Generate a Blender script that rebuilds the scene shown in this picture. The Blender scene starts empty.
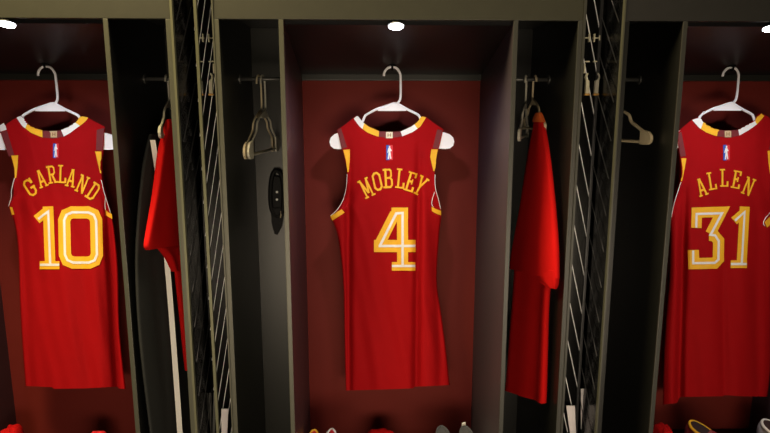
import bpy, bmesh, math, random
from mathutils import Vector, Matrix
from mathutils.bvhtree import BVHTree
random.seed(7)
S = bpy.context.scene
COL = S.collection
S.view_settings.view_transform = 'Standard'
S.view_settings.look = 'None'

# ------------------------------------------------------------------ camera
W, H, F = 770, 433, 600.0
CAM = Vector((-0.0929, -1.6262, 1.6515))
YAW, PITCH = 0.0331, 0.1773
fwd = Vector((math.sin(YAW)*math.cos(PITCH), math.cos(YAW)*math.cos(PITCH), -math.sin(PITCH)))
right = Vector((math.cos(YAW), -math.sin(YAW), 0))
up = right.cross(fwd)
cd = bpy.data.cameras.new('camera'); cam = bpy.data.objects.new('camera', cd); COL.objects.link(cam)
cam.matrix_world = Matrix(((right.x, up.x, -fwd.x, CAM.x), (right.y, up.y, -fwd.y, CAM.y), (right.z, up.z, -fwd.z, CAM.z), (0, 0, 0, 1)))
cd.sensor_width = 36.0; cd.lens = F/W*36.0; cd.clip_start = 0.02
S.camera = cam

def ray(x, y):
    return (fwd + right*((x-W/2)/F) + up*((H/2-y)/F)).normalized()
def at(x, y, Y):
    "point of the photo pixel's sight line on the vertical plane at depth Y"
    d = ray(x, y); t = (Y-CAM.y)/d.y
    return CAM + d*t

# ------------------------------------------------------------------ materials
def mat(name, col, rough=0.6, metal=0.0, noise=0.0, scale=40.0, bump=0.0, bscale=None, emit=None, stretch=None, sheen=0.0, spec=None, alpha=None):
    m = bpy.data.materials.new(name); m.use_nodes = True
    nt = m.node_tree; b = nt.nodes['Principled BSDF']
    b.inputs['Roughness'].default_value = rough; b.inputs['Metallic'].default_value = metal
    if spec is not None: b.inputs['Specular IOR Level'].default_value = spec
    if sheen:
        b.inputs['Sheen Weight'].default_value = sheen; b.inputs['Sheen Roughness'].default_value = 0.5
        b.inputs['Sheen Tint'].default_value = (*col, 1)
    tc = nt.nodes.new('ShaderNodeTexCoord'); mp = nt.nodes.new('ShaderNodeMapping')
    nt.links.new(tc.outputs['Object'], mp.inputs['Vector'])
    if stretch: mp.inputs['Scale'].default_value = stretch
    nz = nt.nodes.new('ShaderNodeTexNoise'); nz.inputs['Scale'].default_value = scale; nz.inputs['Detail'].default_value = 4
    nt.links.new(mp.outputs['Vector'], nz.inputs['Vector'])
    mx = nt.nodes.new('ShaderNodeMix'); mx.data_type = 'RGBA'
    mx.inputs[6].default_value = (*[c*(1-noise) for c in col], 1)
    mx.inputs[7].default_value = (*[min(1, c*(1+noise)) for c in col], 1)
    nt.links.new(nz.outputs['Fac'], mx.inputs[0]); nt.links.new(mx.outputs[2], b.inputs['Base Color'])
    if bump:
        n2 = nt.nodes.new('ShaderNodeTexNoise'); n2.inputs['Scale'].default_value = bscale or scale*4
        nt.links.new(mp.outputs['Vector'], n2.inputs['Vector'])
        bp = nt.nodes.new('ShaderNodeBump'); bp.inputs['Strength'].default_value = bump; bp.inputs['Distance'].default_value = 0.002
        nt.links.new(n2.outputs['Fac'], bp.inputs['Height']); nt.links.new(bp.outputs['Normal'], b.inputs['Normal'])
    if emit:
        b.inputs['Emission Color'].default_value = (*emit[0], 1); b.inputs['Emission Strength'].default_value = emit[1]
    return m

M = dict(
    laminate=mat('charcoal laminate', (0.020, 0.0195, 0.0120), 0.48, noise=0.15, scale=30, bump=0.05),
    edge=mat('grey edge banding', (0.050, 0.050, 0.036), 0.40, noise=0.12, scale=60),
    strip=mat('brushed metal strip', (0.12, 0.12, 0.075), 0.42, 0.4, noise=0.15, scale=50, stretch=(1, 1, 0.1)),
    lam_shade=mat('shaded charcoal laminate', (0.0105, 0.010, 0.010), 0.5, noise=0.15, scale=30, bump=0.05),  # copy of laminate with the weaker light on the right put into its colour
    edge_shade=mat('shaded edge banding', (0.026, 0.026, 0.023), 0.45, noise=0.12, scale=60),  # copy of edge, darkened in colour for the dimmer right side
    inside=mat('dark laminate inside', (0.0095, 0.010, 0.0072), 0.40, noise=0.15, scale=25),
    inner_refl=mat('laminate with red reflection', (0.045, 0.020, 0.022), 0.42, noise=0.12, scale=25),  # inner laminate reddened in colour to stand for a glossy reflection
    inner=mat('plum grey laminate', (0.030, 0.023, 0.029), 0.45, noise=0.12, scale=25),
    black=mat('black laminate', (0.005, 0.005, 0.0045), 0.40, noise=0.2, scale=30),
    ceil=mat('black ceiling board', (0.008, 0.0075, 0.008), 0.38, noise=0.2, scale=20, spec=0.3),
    redwall=mat('wine red back board', (0.130, 0.0138, 0.0098), 0.6, noise=0.10, scale=14, bump=0.08, bscale=300, spec=0.12),
    gloss=mat('gloss black panel', (0.003, 0.003, 0.003), 0.2, noise=0.1, scale=10, spec=0.25),
    slat=mat('bright steel slat', (0.90, 0.90, 0.92), 0.4, 0.1, noise=0.1, scale=80),
    slat_shade=mat('shaded steel slat', (0.06, 0.06, 0.063), 0.35, 0.6, noise=0.1, scale=80),  # dark copy of slat; the lack of light is put into its colour
    brass=mat('brass fitting', (0.75, 0.42, 0.10), 0.35, 0.7, noise=0.1, scale=60),
    cream=mat('cream fitting', (0.62, 0.58, 0.42), 0.45, noise=0.1, scale=60),
    chrome=mat('chrome rod', (0.10, 0.10, 0.095), 0.4, 0.6, noise=0.1, scale=60),
    white=mat('white plastic', (0.92, 0.90, 0.93), 0.35, noise=0.03, scale=30),
    tan=mat('tan plastic', (0.50, 0.42, 0.27), 0.4, noise=0.1, scale=40),
    grey=mat('grey plastic', (0.42, 0.40, 0.33), 0.4, noise=0.1, scale=40),
    hook=mat('black metal hook', (0.005, 0.005, 0.005), 0.6, 0.0, spec=0.15, noise=0.1, scale=60),
    red=mat('red jersey mesh', (0.325, 0.003, 0.005), 0.75, noise=0.08, scale=22, bump=0.25, bscale=900, spec=0.08),
    maroon=mat('maroon trim', (0.16, 0.012, 0.016), 0.7, noise=0.15, scale=150, bump=0.2, bscale=700),
    gold=mat('gold twill', (0.86, 0.44, 0.012), 0.65, noise=0.06, scale=120, bump=0.15, bscale=800),
    cloth=mat('white twill', (0.80, 0.78, 0.76), 0.65, noise=0.05, scale=120, bump=0.15, bscale=800),
    shirt=mat('red cotton', (0.40, 0.004, 0.004), 0.85, noise=0.08, scale=25, bump=0.25, bscale=600, spec=0.08),
    orange=mat('orange collar tape', (0.60, 0.10, 0.01), 0.8, noise=0.1, scale=80),
    trouser=mat('black tracksuit cloth', (0.018, 0.019, 0.017), 0.8, noise=0.15, scale=30, bump=0.2, bscale=500),
    stripe=mat('white stripe cloth', (0.95, 0.92, 0.86), 0.7, noise=0.04, scale=80, spec=0.1),
    blue=mat('blue patch', (0.03, 0.08, 0.42), 0.6, noise=0.05, scale=100),
    redp=mat('red patch', (0.65, 0.02, 0.03), 0.6, noise=0.05, scale=100),
    tag=mat('tan woven tag', (0.55, 0.40, 0.22), 0.7, noise=0.15, scale=300),
    tagl=mat('cream woven tag', (0.75, 0.68, 0.50), 0.7, noise=0.15, scale=300),
    tagd=mat('brown thread', (0.22, 0.11, 0.04), 0.8, noise=0.1, scale=300),
    refl_slip=mat('pale reflection slip', (0.78, 0.73, 0.75), 0.6, noise=0.12, scale=60, stretch=(1, 1, 0.2)),  # pale colour of slips that stand in for reflections
    shoe_red=mat('red shoe knit', (0.50, 0.010, 0.016), 0.6, noise=0.15, scale=60, bump=0.2, bscale=400),
    shoe_dark=mat('dark grey shoe knit', (0.055, 0.057, 0.062), 0.7, noise=0.2, scale=60, bump=0.2, bscale=400),
    shoe_grey=mat('grey shoe mesh', (0.30, 0.29, 0.33), 0.7, noise=0.2, scale=60, bump=0.2, bscale=400),
    shoe_wine=mat('wine red shoe suede', (0.16, 0.010, 0.014), 0.7, noise=0.15, scale=60),
    rubber=mat('white rubber', (0.75, 0.73, 0.70), 0.5, noise=0.05, scale=40),
    dark=mat('shoe lining', (0.03, 0.012, 0.012), 0.9, noise=0.1, scale=40),
    floor=mat('dark carpet', (0.03, 0.03, 0.032), 0.95, noise=0.3, scale=180, bump=0.4),
    plaster=mat('dark painted wall', (0.03, 0.03, 0.028), 0.8, noise=0.1, scale=12),
    bezel=mat('grey light bezel', (0.08, 0.08, 0.08), 0.4, noise=0.02, scale=30),
    led=mat('light diffuser', (1, 1, 1), 0.5, emit=((0.93, 0.95, 1.0), 26.0)),
)

# ------------------------------------------------------------------ object helpers
def wloc(o):
    v = Vector((0, 0, 0))
    while o is not None:
        v = v + o.location; o = o.parent
    return v
def obj(name, bm, mats, parent=None, loc=None, smooth=False):
    "link a bmesh given in world coordinates as ONE mesh object"
    if not isinstance(mats, (list, tuple)): mats = [mats]
    base = wloc(parent) if parent is not None else Vector(loc or (0, 0, 0))
    bmesh.ops.translate(bm, verts=bm.verts[:], vec=-base)
    me = bpy.data.meshes.new(name); bm.to_mesh(me); bm.free()
    for m in mats: me.materials.append(M[m])
    if smooth:
        for p in me.polygons: p.use_smooth = True
    o = bpy.data.objects.new(name, me); COL.objects.link(o)
    if parent is not None: o.parent = parent
    else: o.location = base
    return o
def empty(name, loc):
    o = bpy.data.objects.new(name, None); COL.objects.link(o); o.location = loc; o.empty_display_size = 0.05
    return o
def tag(o, label, cat, group=None):
    o['label'] = label; o['category'] = cat
    if group: o['group'] = group
    return o
def struct(name, bm, m):
    o = obj(name, bm, m); o['kind'] = 'structure'; return o

def add_box(bm, x0, x1, y0, y1, z0, z1, mi=0, bev=0.0):
    vs = [bm.verts.new(p) for p in ((x0, y0, z0), (x1, y0, z0), (x1, y1, z0), (x0, y1, z0), (x0, y0, z1), (x1, y0, z1), (x1, y1, z1), (x0, y1, z1))]
    fs = []
    for q in ((3, 2, 1, 0), (4, 5, 6, 7), (0, 1, 5, 4), (1, 2, 6, 5), (2, 3, 7, 6), (3, 0, 4, 7)):
        f = bm.faces.new([vs[i] for i in q]); f.material_index = mi; fs.append(f)
    if bev:
        es = list({e for f in fs for e in f.edges})
        bmesh.ops.bevel(bm, geom=es, offset=bev, segments=2, affect='EDGES', profile=0.6)
    return bm
def box(*a, **k): return add_box(bmesh.new(), *a, **k)

def smooth_path(pts, n=6):
    "Catmull-Rom through the points"
    P = [Vector(p) for p in pts]; out = []
    for i in range(len(P)-1):
        a, b, c, d = P[max(i-1, 0)], P[i], P[i+1], P[min(i+2, len(P)-1)]
        for k in range(n):
            t = k/n
            out.append(0.5*((2*b)+(c-a)*t+(2*a-5*b+4*c-d)*t*t+(3*b-a-3*c+d)*t**3))
    out.append(P[-1]); return out
def add_tube(bm, pts, r, n=10, mi=0, flat=1.0, cap=True):
    P = [Vector(p) for p in pts]; rings = []
    t0 = (P[1]-P[0]).normalized()
    ref = Vector((0, 1, 0)) if abs(t0.y) < 0.9 else Vector((1, 0, 0))
    nrm = (ref-t0*ref.dot(t0)).normalized()
    for i, p in enumerate(P):
        t = (P[min(i+1, len(P)-1)]-P[max(i-1, 0)]).normalized()
        nrm = (nrm-t*nrm.dot(t)).normalized(); bn = t.cross(nrm)
        rr = r[i] if isinstance(r, (list, tuple)) else r
        rings.append([bm.verts.new(p+nrm*math.cos(2*math.pi*k/n)*rr*flat+bn*math.sin(2*math.pi*k/n)*rr) for k in range(n)])
    for i in range(len(P)-1):
        for k in range(n):
            f = bm.faces.new((rings[i][k], rings[i][(k+1) % n], rings[i+1][(k+1) % n], rings[i+1][k])); f.material_index = mi; f.smooth = True
    if cap:
        bm.faces.new(rings[0][::-1]).material_index = mi; bm.faces.new(rings[-1]).material_index = mi
    return bm
def add_prism(bm, poly, d, mi=0):
    "extrude a closed polygon (list of world points) along vector d"
    d = Vector(d); a = [bm.verts.new(Vector(p)) for p in poly]; b = [bm.verts.new(Vector(p)+d) for p in poly]
    n = len(a); fs = [bm.faces.new(a), bm.faces.new(b[::-1])]
    for i in range(n): fs.append(bm.faces.new((a[i], b[i], b[(i+1) % n], a[(i+1) % n])))
    for f in fs: f.material_index = mi
    bmesh.ops.recalc_face_normals(bm, faces=fs)
    return bm
def add_disc(bm, c, axis, r, h, n=28, mi=0):
    axis = Vector(axis).normalized(); a = axis.orthogonal().normalized(); b = axis.cross(a)
    return add_prism(bm, [Vector(c)+a*math.cos(2*math.pi*i/n)*r+b*math.sin(2*math.pi*i/n)*r for i in range(n)], axis*h, mi)
def grid_interp(keys, t):
    if t <= keys[0][0]: return keys[0][1]
    for (a, va), (b, vb) in zip(keys, keys[1:]):
        if t <= b: return va+(vb-va)*((t-a)/(b-a) if b > a else 1)
    return keys[-1][1]

# ------------------------------------------------------------------ lockers
D = 0.455                    # depth of the lockers
ZH = 1.88                    # underside of the header board
ZT = 2.18                    # top of the lockers
ZB = 1.745                   # top of the red board / back of the sloping soffit
SEAT = 0.45
T = 0.0125                   # board thickness
def fx(x, y=225): return at(x, y, 0).x
p1, p2, p3, p4, p5, p6, p7, p8 = [fx(v) for v in (121.5, 180.5, 226.0, 286.9, 508.6, 569.6, 613.5, 668.6)]
SP = ((p1-p5)+(p2-p6)+(p3-p7)+(p4-p8))/-4   # distance from one locker to the next
units = [
    ('left', (p3-SP, p4-SP, p1, p2), 'left dark locker bay around the hanging number 10 jersey'),
    ('mid', (p3, p4, p5, p6), 'middle dark locker bay around the hanging number 4 jersey'),
    ('right', (p7, p8, p5+SP, p6+SP), 'right dark locker bay around the hanging number 31 jersey'),
]
def soffit(y): return ZH-0.004+(ZB+0.012-(ZH-0.004))*(y/D)
LED_PIX = {'left': (7, 23), 'mid': (396, 25), 'right': (771, 27)}
HOOK_PIX = {'left': (45, 66), 'mid': (392, 66), 'right': (731, 66)}
def on_soffit(px):
    d = ray(*px); lo, hi = 0.0, 5.0
    # intersect with the sloping plane z = soffit(y)
    k = (ZB+0.012-(ZH-0.004))/D
    t = (ZH-0.004+k*CAM.y-CAM.z)/(d.z-k*d.y)
    return CAM+d*t
led_points = {}; hook_points = {}
for key, (a, b, c, d), label in units:
    root = empty('locker', ((a+d)/2, D/2, 0)); tag(root, label, 'locker', 'lockers along the wall')
    h = T/2
    bm = box(a-h, d+h, 0.0, 0.022, ZH, ZT, bev=0.0015)
    obj('header_panel', bm, 'lam_shade' if key == 'right' else 'laminate', root)
    obj('top_panel', box(a+h+0.0002, d-h-0.0002, 0.0225, D, ZH+0.035, ZH+0.05), 'black', root)
    baym = ('black' if key != 'mid' else 'inside', 'black')      # linings of the two narrow bays
    for k, (X, m) in enumerate(((a, baym[0]), (b, 'inner'), (c, 'inner'), (d, baym[1]))):
        z1 = ZH-0.0005
        bm = box(X-h, X+h, 0.004, D, 0.0, z1)
        add_box(bm, X-h, X+h, 0.0225, D, z1, ZH+0.0348 if k in (1, 2) else ZT)
        for f in bm.faces:
            f.normal_update(); sx = f.normal.x
            if k in (0, 3) and sx*(1 if k == 3 else -1) > 0.5: f.material_index = 1   # gloss black towards the gap
            if k in (1, 2) and sx*(1 if k == 2 else -1) > 0.5: f.material_index = 1
        pan = obj('side_panel', bm, ['inner_refl' if k == 1 else m, 'gloss' if k in (0, 3) else baym[k-1]], root)
        obj('edge_band', box(X-h, X+h, -0.0005, 0.0038, 0.0, z1, bev=0.001), ('black' if k == 0 else 'edge_shade') if key == 'right' else 'edge_shade' if key == 'mid' and k > 1 else 'edge', pan)  # right-hand edges are darkened in colour for the weaker light
    # bright metal strips on the gap side of the outer boards
    obj('metal_strip', box(a-h-0.0045, a-h-0.0005, -0.002, 0.010, 0.0, ZT), 'edge' if key != 'right' else 'edge', root)
    obj('metal_strip', box(d+h+0.0005, d+h+0.0065, -0.003, 0.010, 0.0, ZT), 'strip' if key == 'left' else 'edge_shade', root)
    # main bay
    obj('back_panel', box(b+h, c-h, D-0.012, D-0.001, SEAT, ZB), 'redwall', root)
    obj('back_rail', box(b+h, c-h, D-0.030, D-0.013, ZB+0.0005, ZB+0.024, bev=0.002), 'inside', root)
    bm = bmesh.new()
    add_prism(bm, [(b+h, 0.023, soffit(0.023)), (b+h, D-0.012, soffit(D-0.012)), (b+h, D-0.012, soffit(D-0.012)+0.012), (b+h, 0.023, soffit(0.023)+0.012)], (c-b-2*h, 0, 0))
    obj('soffit_panel', bm, 'ceil', root)
    # side bays
    obj('bay_back_panel', box(a+h, b-h, D-0.012, D-0.001, 0.05, ZH+0.034), baym[0], root)
    obj('bay_back_panel', box(c+h, d-h, D-0.012, D-0.001, 0.05, ZH+0.034), baym[1], root)
    for (xa, xb) in ((a+h, b-h), (c+h, d-h)):
        pz = at(250, 79, 0.235).z
        bm = bmesh.new(); add_tube(bm, [(xa, 0.235, pz), ((xa+xb)/2, 0.235, pz), (xb, 0.235, pz)], 0.006, 12)
        for xx, s in ((xa, 1), (xb, -1)): add_disc(bm, (xx, 0.235, pz), (s, 0, 0), 0.014, 0.004, 16)
        obj('hanging_rod', bm, 'chrome', root)
    # seat, plinth
    obj('seat', box(b+h, c-h, -0.06, D-0.0125, SEAT-0.045, SEAT-0.0005, bev=0.006), 'black', root)
    obj('drawer_front', box(b+h+0.003, c-h-0.003, 0.004, 0.022, 0.06, SEAT-0.05, bev=0.002), 'laminate', root)
    obj('bay_floor', box(a+h, b-h, 0.004, D-0.0125, 0.04, 0.06), 'inside', root)
    obj('bay_floor', box(c+h, d-h, 0.004, D-0.0125, 0.04, 0.06), 'inside', root)
    # downlight
    lp = on_soffit(LED_PIX[key]); led_points[key] = lp
    nrm = Vector((0, (ZB+0.012-(ZH-0.004))/D, -1)).normalized()
    bm = bmesh.new(); add_disc(bm, lp, nrm, 0.023, 0.003, 36)
    lt = obj('downlight', bm, 'bezel', root)
    bm = bmesh.new(); add_disc(bm, lp+nrm*0.0031, nrm, 0.019, 0.003, 36)
    obj('diffuser', bm, 'led', lt)
    # black coat hook
    hp = on_soffit(HOOK_PIX[key]); hook_points[key] = hp

# ------------------------------------------------------------------ gaps between the lockers: vented panels with latches
ZTRAY = at(385, 446, 0.14).z
def vent(gx0, gx1, side, label):
    root = empty('vent_panel', ((gx0+gx1)/2, 0.1, 0)); tag(root, label, 'vent panel', 'vented panels between the lockers')
    yb = 0.175 if side < 0 else 0.150
    obj('back_board', box(gx0+0.001, gx1-0.001, yb, yb+0.012, 0.0, ZT), 'gloss', root)
    cs = gx0+0.004 if side < 0 else gx1-0.004
    if side < 0:      # slim bright mullion standing near the front of the left gap
        ms = at(206.5, 216, 0.035).x
        obj('mullion', box(ms-0.0042, ms+0.0042, 0.030, 0.040, 0.0, ZT, bev=0.001), 'strip', root)
    else:
        obj('corner_strip', box(cs-0.004, cs+0.004, yb-0.010, yb-0.0005, 0.0, ZT, bev=0.001), 'slat_shade', root)
    bm = bmesh.new()
    wv = gx1-gx0-0.012; x0, x1 = gx0+0.006, gx1-0.006
    slope = 3.9 if side > 0 else 5.2; pitch = 0.123 if side > 0 else 0.10
    z = 0.62
    while z < ZT+0.6:
        # rod runs down to the right in the right gap, mirrored in the left one
        za, zb = z, z-slope*wv
        pa, pb = (x0, za), (x1, zb)
        if side < 0: pa, pb = (x1, za), (x0, zb)
        t0, t1 = 0.0, 1.0
        if za > ZT-0.02: t0 = (za-(ZT-0.02))/(za-zb)
        if zb < 0.62: t1 = (za-0.62)/(za-zb)
        if t1 > t0+0.02:
            q = [Vector((pa[0]+(pb[0]-pa[0])*t, yb-0.004, za+(zb-za)*t)) for t in (t0, (t0+t1)/2, t1)]
            add_tube(bm, q, 0.0016 if side > 0 else 0.0012, 6)
        z += pitch
    obj('slats', bm, 'slat', root)
    # slats on the gap-side face of the locker board one can see into
    bm = bmesh.new(); xs = gx0+0.0025 if side < 0 else gx1-0.0025
    z = 0.62
    while z < ZT:
        q = [Vector((xs, 0.02+0.145*t, z+0.16*t)) for t in (0, .5, 1)]
        if q[-1].z < ZT: add_tube(bm, q, 0.0013, 6)
        z += 0.105
    obj('side_slats', bm, 'slat_shade', root)
    obj('bottom_tray', box(gx0+0.004, gx1-0.004, 0.045, yb-0.001, ZTRAY-0.012, ZTRAY), 'black', root)
    # a pair of latches on the back board
    pts = ((201.0, 211.0) if side < 0 else (587.0, 596.0))
    for k, px in enumerate(pts):
        c = at(px, 38, yb-0.006); u = 0.003*0.99
        sgn = 1 if k == 0 else -1
        lat = obj('bracket', add_box(add_box(add_box(bmesh.new(), c.x-3.0*u, c.x+3.0*u, yb-0.010, yb-0.001, c.z-0.0013, c.z+0.0013),
                  c.x+sgn*2.0*u-0.0014, c.x+sgn*2.0*u+0.0014, yb-0.012, yb-0.002, c.z-0.011, c.z+0.011),
                  c.x-sgn*3.0*u-0.0015, c.x-sgn*3.0*u+0.0015, yb-0.011, yb-0.002, c.z-0.007, c.z+0.007), 'cream', root)
        c2 = at(px, 61.5, yb-0.006)
        obj('crossbar', box(c2.x-2.4*u, c2.x+2.4*u, yb-0.008, yb-0.001, c2.z-0.0016, c2.z+0.0016), 'cream', root)
        c3 = at(px, 84, yb-0.006)
        bm = bmesh.new()
        # cream body with a hooked top
        prof = [(-2.2, -9), (2.2, -9), (2.4, 3), (3.4, 6), (2.6, 9), (0.6, 10.5), (0.2, 9), (1.6, 7.4), (1.2, 5), (-0.6, 3.5), (-1.8, 2.5)]
        add_prism(bm, [(c3.x-sgn*a*u*0.8, yb-0.014, c3.z+b*u) for a, b in prof], (0, 0.011, 0))
        lb = obj('latch', bm, 'cream' if k == (1 if side < 0 else 0) else 'grey', root)
        obj('latch_base', box(c3.x-2.4*u, c3.x+2.4*u, yb-0.016, yb-0.002, c3.z-11*u, c3.z-9.2*u, bev=0.001), 'brass', lb)
        c4 = at(px, 69, yb-0.006)
        obj('latch_pin', box(c4.x-sgn*2.4*u-0.0018, c4.x-sgn*2.4*u+0.0018, yb-0.007, yb-0.001, c4.z-0.012, c4.z+0.015), 'cream', root)
    return root
vent(p2+T/2+0.007, p3-T/2-0.0056, -1, 'black slatted vent panel in the gap right of the number 10 locker')
vent(p6+T/2+0.007, p7-T/2-0.0056, 1, 'black slatted vent panel in the gap left of the number 31 locker')

def board(pix, Y, th, name, label, mname='refl_slip', group='slips standing in for reflections in the gaps'):  # upright slip that stands in for a reflection low in the gap
    poly = [at(x, y, Y) for x, y in pix]
    zb = ZTRAY+0.0003
    lo = [p for p in poly]
    # carry the lower two corners down to the floor
    lo[2] = poly[1]+(poly[2]-poly[1])*((poly[1].z-zb)/(poly[1].z-poly[2].z))
    lo[3] = poly[0]+(poly[3]-poly[0])*((poly[0].z-zb)/(poly[0].z-poly[3].z))
    bm = bmesh.new(); add_prism(bm, lo, (0, th, 0))
    o = obj(name, bm, mname, None, (lo[3]+lo[2])/2)
    return tag(o, label, 'board', group)
board([(202.0, 410.0), (207, 410), (208.4, 433), (205.4, 433)], 0.165, 0.004, 'board', 'pale slip standing in for a reflection, left of the grey uprights in the left gap')
board([(221.4, 409), (228.2, 409), (227.2, 433), (221.4, 433)], 0.140, 0.004, 'board', 'pale slip standing in for a reflection, right of the grey uprights in the left gap')
board([(209.3, 393), (211.6, 393), (211.0, 433), (208.8, 433)], 0.160, 0.003, 'board', 'left one of two narrow grey uprights standing in for reflections in the left gap', 'chrome')
board([(213.6, 393), (216.0, 393), (214.8, 433), (212.4, 433)], 0.150, 0.003, 'board', 'right one of two narrow grey uprights standing in for reflections in the left gap', 'chrome')
board([(566.5, 406), (575, 406), (576.0, 433), (570, 433)], 0.130, 0.004, 'board', 'pale slip standing in for a reflection at the bottom left of the right gap')
board([(581.0, 389), (584.4, 389), (587, 433), (581.2, 433)], 0.125, 0.004, 'board', 'narrow pale upright slip standing in for a reflection in the middle of the right gap')
board([(587.5, 406), (591.6, 406), (590.5, 433), (586.6, 433)], 0.130, 0.004, 'board', 'pale slip standing in for a reflection at the bottom right of the right gap')

# ------------------------------------------------------------------ hangers
U = 0.00328
def make_hanger(top, yaw, name, label, mname, sc=1.0, group=None, hook=True, mirror=1, r=0.0042):
    "plastic tubular hanger; top = apex of the hook; local s runs along the shoulders"
    dx, dy = math.cos(yaw), math.sin(yaw)
    nx, ny = -math.sin(yaw), math.cos(yaw)
    def L(s, z, n=0.0): return Vector((top.x+mirror*s*U*sc*dx+n*nx, top.y+mirror*s*U*sc*dy+n*ny, top.z+z*U*sc))
    root = empty(name, L(0, -76)); tag(root, label, 'hanger', group)
    bm = bmesh.new()
    add_tube(bm, smooth_path([L(-8.2, -8.6), L(-7.4, -4.6), L(-4.2, -1.0), L(0, 0), L(4.6, -1.4), L(7.6, -6), L(8.2, -12), L(8.2, -28), L(6.6, -33), L(3.4, -35.5)], 5), r*0.92, 10)
    obj('hook', bm, mname, root)
    bm = bmesh.new()
    half = [(3.6, -34.0), (14, -40.0), (26.5, -46.0), (29.5, -53.5), (56.5, -68.5), (57.5, -75.8)]
    loop = [(2*3.6-half[0][0], half[0][1])]+[(-x-(1 if k == 0 else 0), z) for k, (x, z) in enumerate(half[1:])]+[(x, z) for x, z in half[:0:-1]]
    pts = []
    for k in range(len(loop)):
        p0, p1_, p2_ = [Vector(loop[(k+d) % len(loop)]) for d in (-1, 0, 1)]
        ra = min(2.2, (p0-p1_).length*.3); rb = min(2.2, (p2_-p1_).length*.3)
        a_, b_ = p1_+(p0-p1_).normalized()*ra, p1_+(p2_-p1_).normalized()*rb
        pts += [a_, a_*.25+p1_*.5+b_*.25, b_]
    pts.append(pts[0])
    add_tube(bm, [L(p.x, p.y) for p in pts], r, 10, cap=False)
    obj('frame', bm, mname, root)
    bm = bmesh.new()
    n0 = -0.0028
    add_prism(bm, [L(3.6, -33.5, n0), L(-14.5, -40.2, n0), L(-14, -42.0, n0), L(13.5, -42.0, n0), L(15, -40.2, n0)], (-2*n0*nx, -2*n0*ny, 0))
    obj('gusset', bm, mname, root)
    for s in (-1, 1):
        bm = bmesh.new(); n1 = -r*1.02
        pl = [(46, -62.5), (52, -63.0), (57, -64.6), (60.6, -68), (61.8, -72), (60.8, -76), (57.6, -78.6), (53, -79.2), (46, -78.8)]
        add_prism(bm, [L(s*a, b, n1) for a, b in pl], (-2*n1*nx, -2*n1*ny, 0))
        obj('end_plate', bm, mname, root)
    return root
YJ = 0.335
hang_info = {}
for key, (hx, hy), mirror in (('left', (46, 66.5), 1), ('mid', (392.2, 67), 1), ('right', (731.5, 67.5), 1)):
    top = at(hx, hy, YJ)
    num = {'left': '10', 'mid': '4', 'right': '31'}[key]
    make_hanger(top, 0.0, 'clothes_hanger', 'white plastic hanger carrying the number %s jersey' % num, 'white', group='white hangers in the main bays')
    # hook on the soffit that carries it
    zs = soffit(YJ); bm = bmesh.new()
    add_disc(bm, (top.x, YJ, zs), (0, -0.29, -1), 0.012, 0.004, 18)
    add_tube(bm, smooth_path([(top.x, YJ, zs), (top.x, YJ-0.004, top.z+0.010), (top.x, YJ-0.011, top.z), (top.x, YJ-0.006, top.z-0.0075), (top.x, YJ+0.003, top.z-0.0085), (top.x, YJ+0.012, top.z-0.002), (top.x, YJ+0.014, top.z+0.004)], 4), 0.0032, 8)
    lk = [o for o in COL.objects if o.name.startswith('locker') and o.parent is None][['left', 'mid', 'right'].index(key)]
    obj('coat_hook', bm, 'hook', lk)

# ------------------------------------------------------------------ jerseys
class Curve:
    def __init__(s, pts, axis):
        s.p = pts; a = pts[0][axis]; b = pts[-1][axis]
        s.t = [(q[axis]-a)/(b-a) for q in pts]
    def __call__(s, t):
        for i in range(len(s.t)-1):
            if t <= s.t[i+1] or i == len(s.t)-2:
                d = s.t[i+1]-s.t[i]; k = (t-s.t[i])/d if d > 1e-9 else 1
                a, b = s.p[i], s.p[i+1]
                return (a[0]+(b[0]-a[0])*k, a[1]+(b[1]-a[1])*k)
def polyline_pix(pts, n=5):
    return [(v.x, v.y) for v in smooth_path([(x, y, 0) for x, y in pts], n)]

def stroke(path, w, closed=False):
    "mitred polygon strip of a polyline -> list of quads"
    P = [Vector((x, y)) for x, y in path]; n = len(P); Ls = []; Rs = []
    for i in range(n):
        if closed: a, b = P[(i-1) % n], P[(i+1) % n]
        else: a, b = P[max(i-1, 0)], P[min(i+1, n-1)]
        d0 = (P[i]-a); d1 = (b-P[i])
        if d0.length < 1e-6: d0 = d1
        if d1.length < 1e-6: d1 = d0
        d0.normalize(); d1.normalize()
        n0 = Vector((-d0.y, d0.x)); n1 = Vector((-d1.y, d1.x))
        m = n0+n1
        m = m.normalized() if m.length > 1e-6 else n0
        k = min(1/max(m.dot(n0), 0.35), 2.0)
        Ls.append(P[i]+m*k*w/2); Rs.append(P[i]-m*k*w/2)
    q = []
    for i in range(n if closed else n-1):
        j = (i+1) % n
        q.append([tuple(Ls[i]), tuple(Ls[j]), tuple(Rs[j]), tuple(Rs[i])])
    return q
def rectq(x0, y0, x1, y1): return [[(x0, y0), (x1, y0), (x1, y1), (x0, y1)]]
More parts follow.
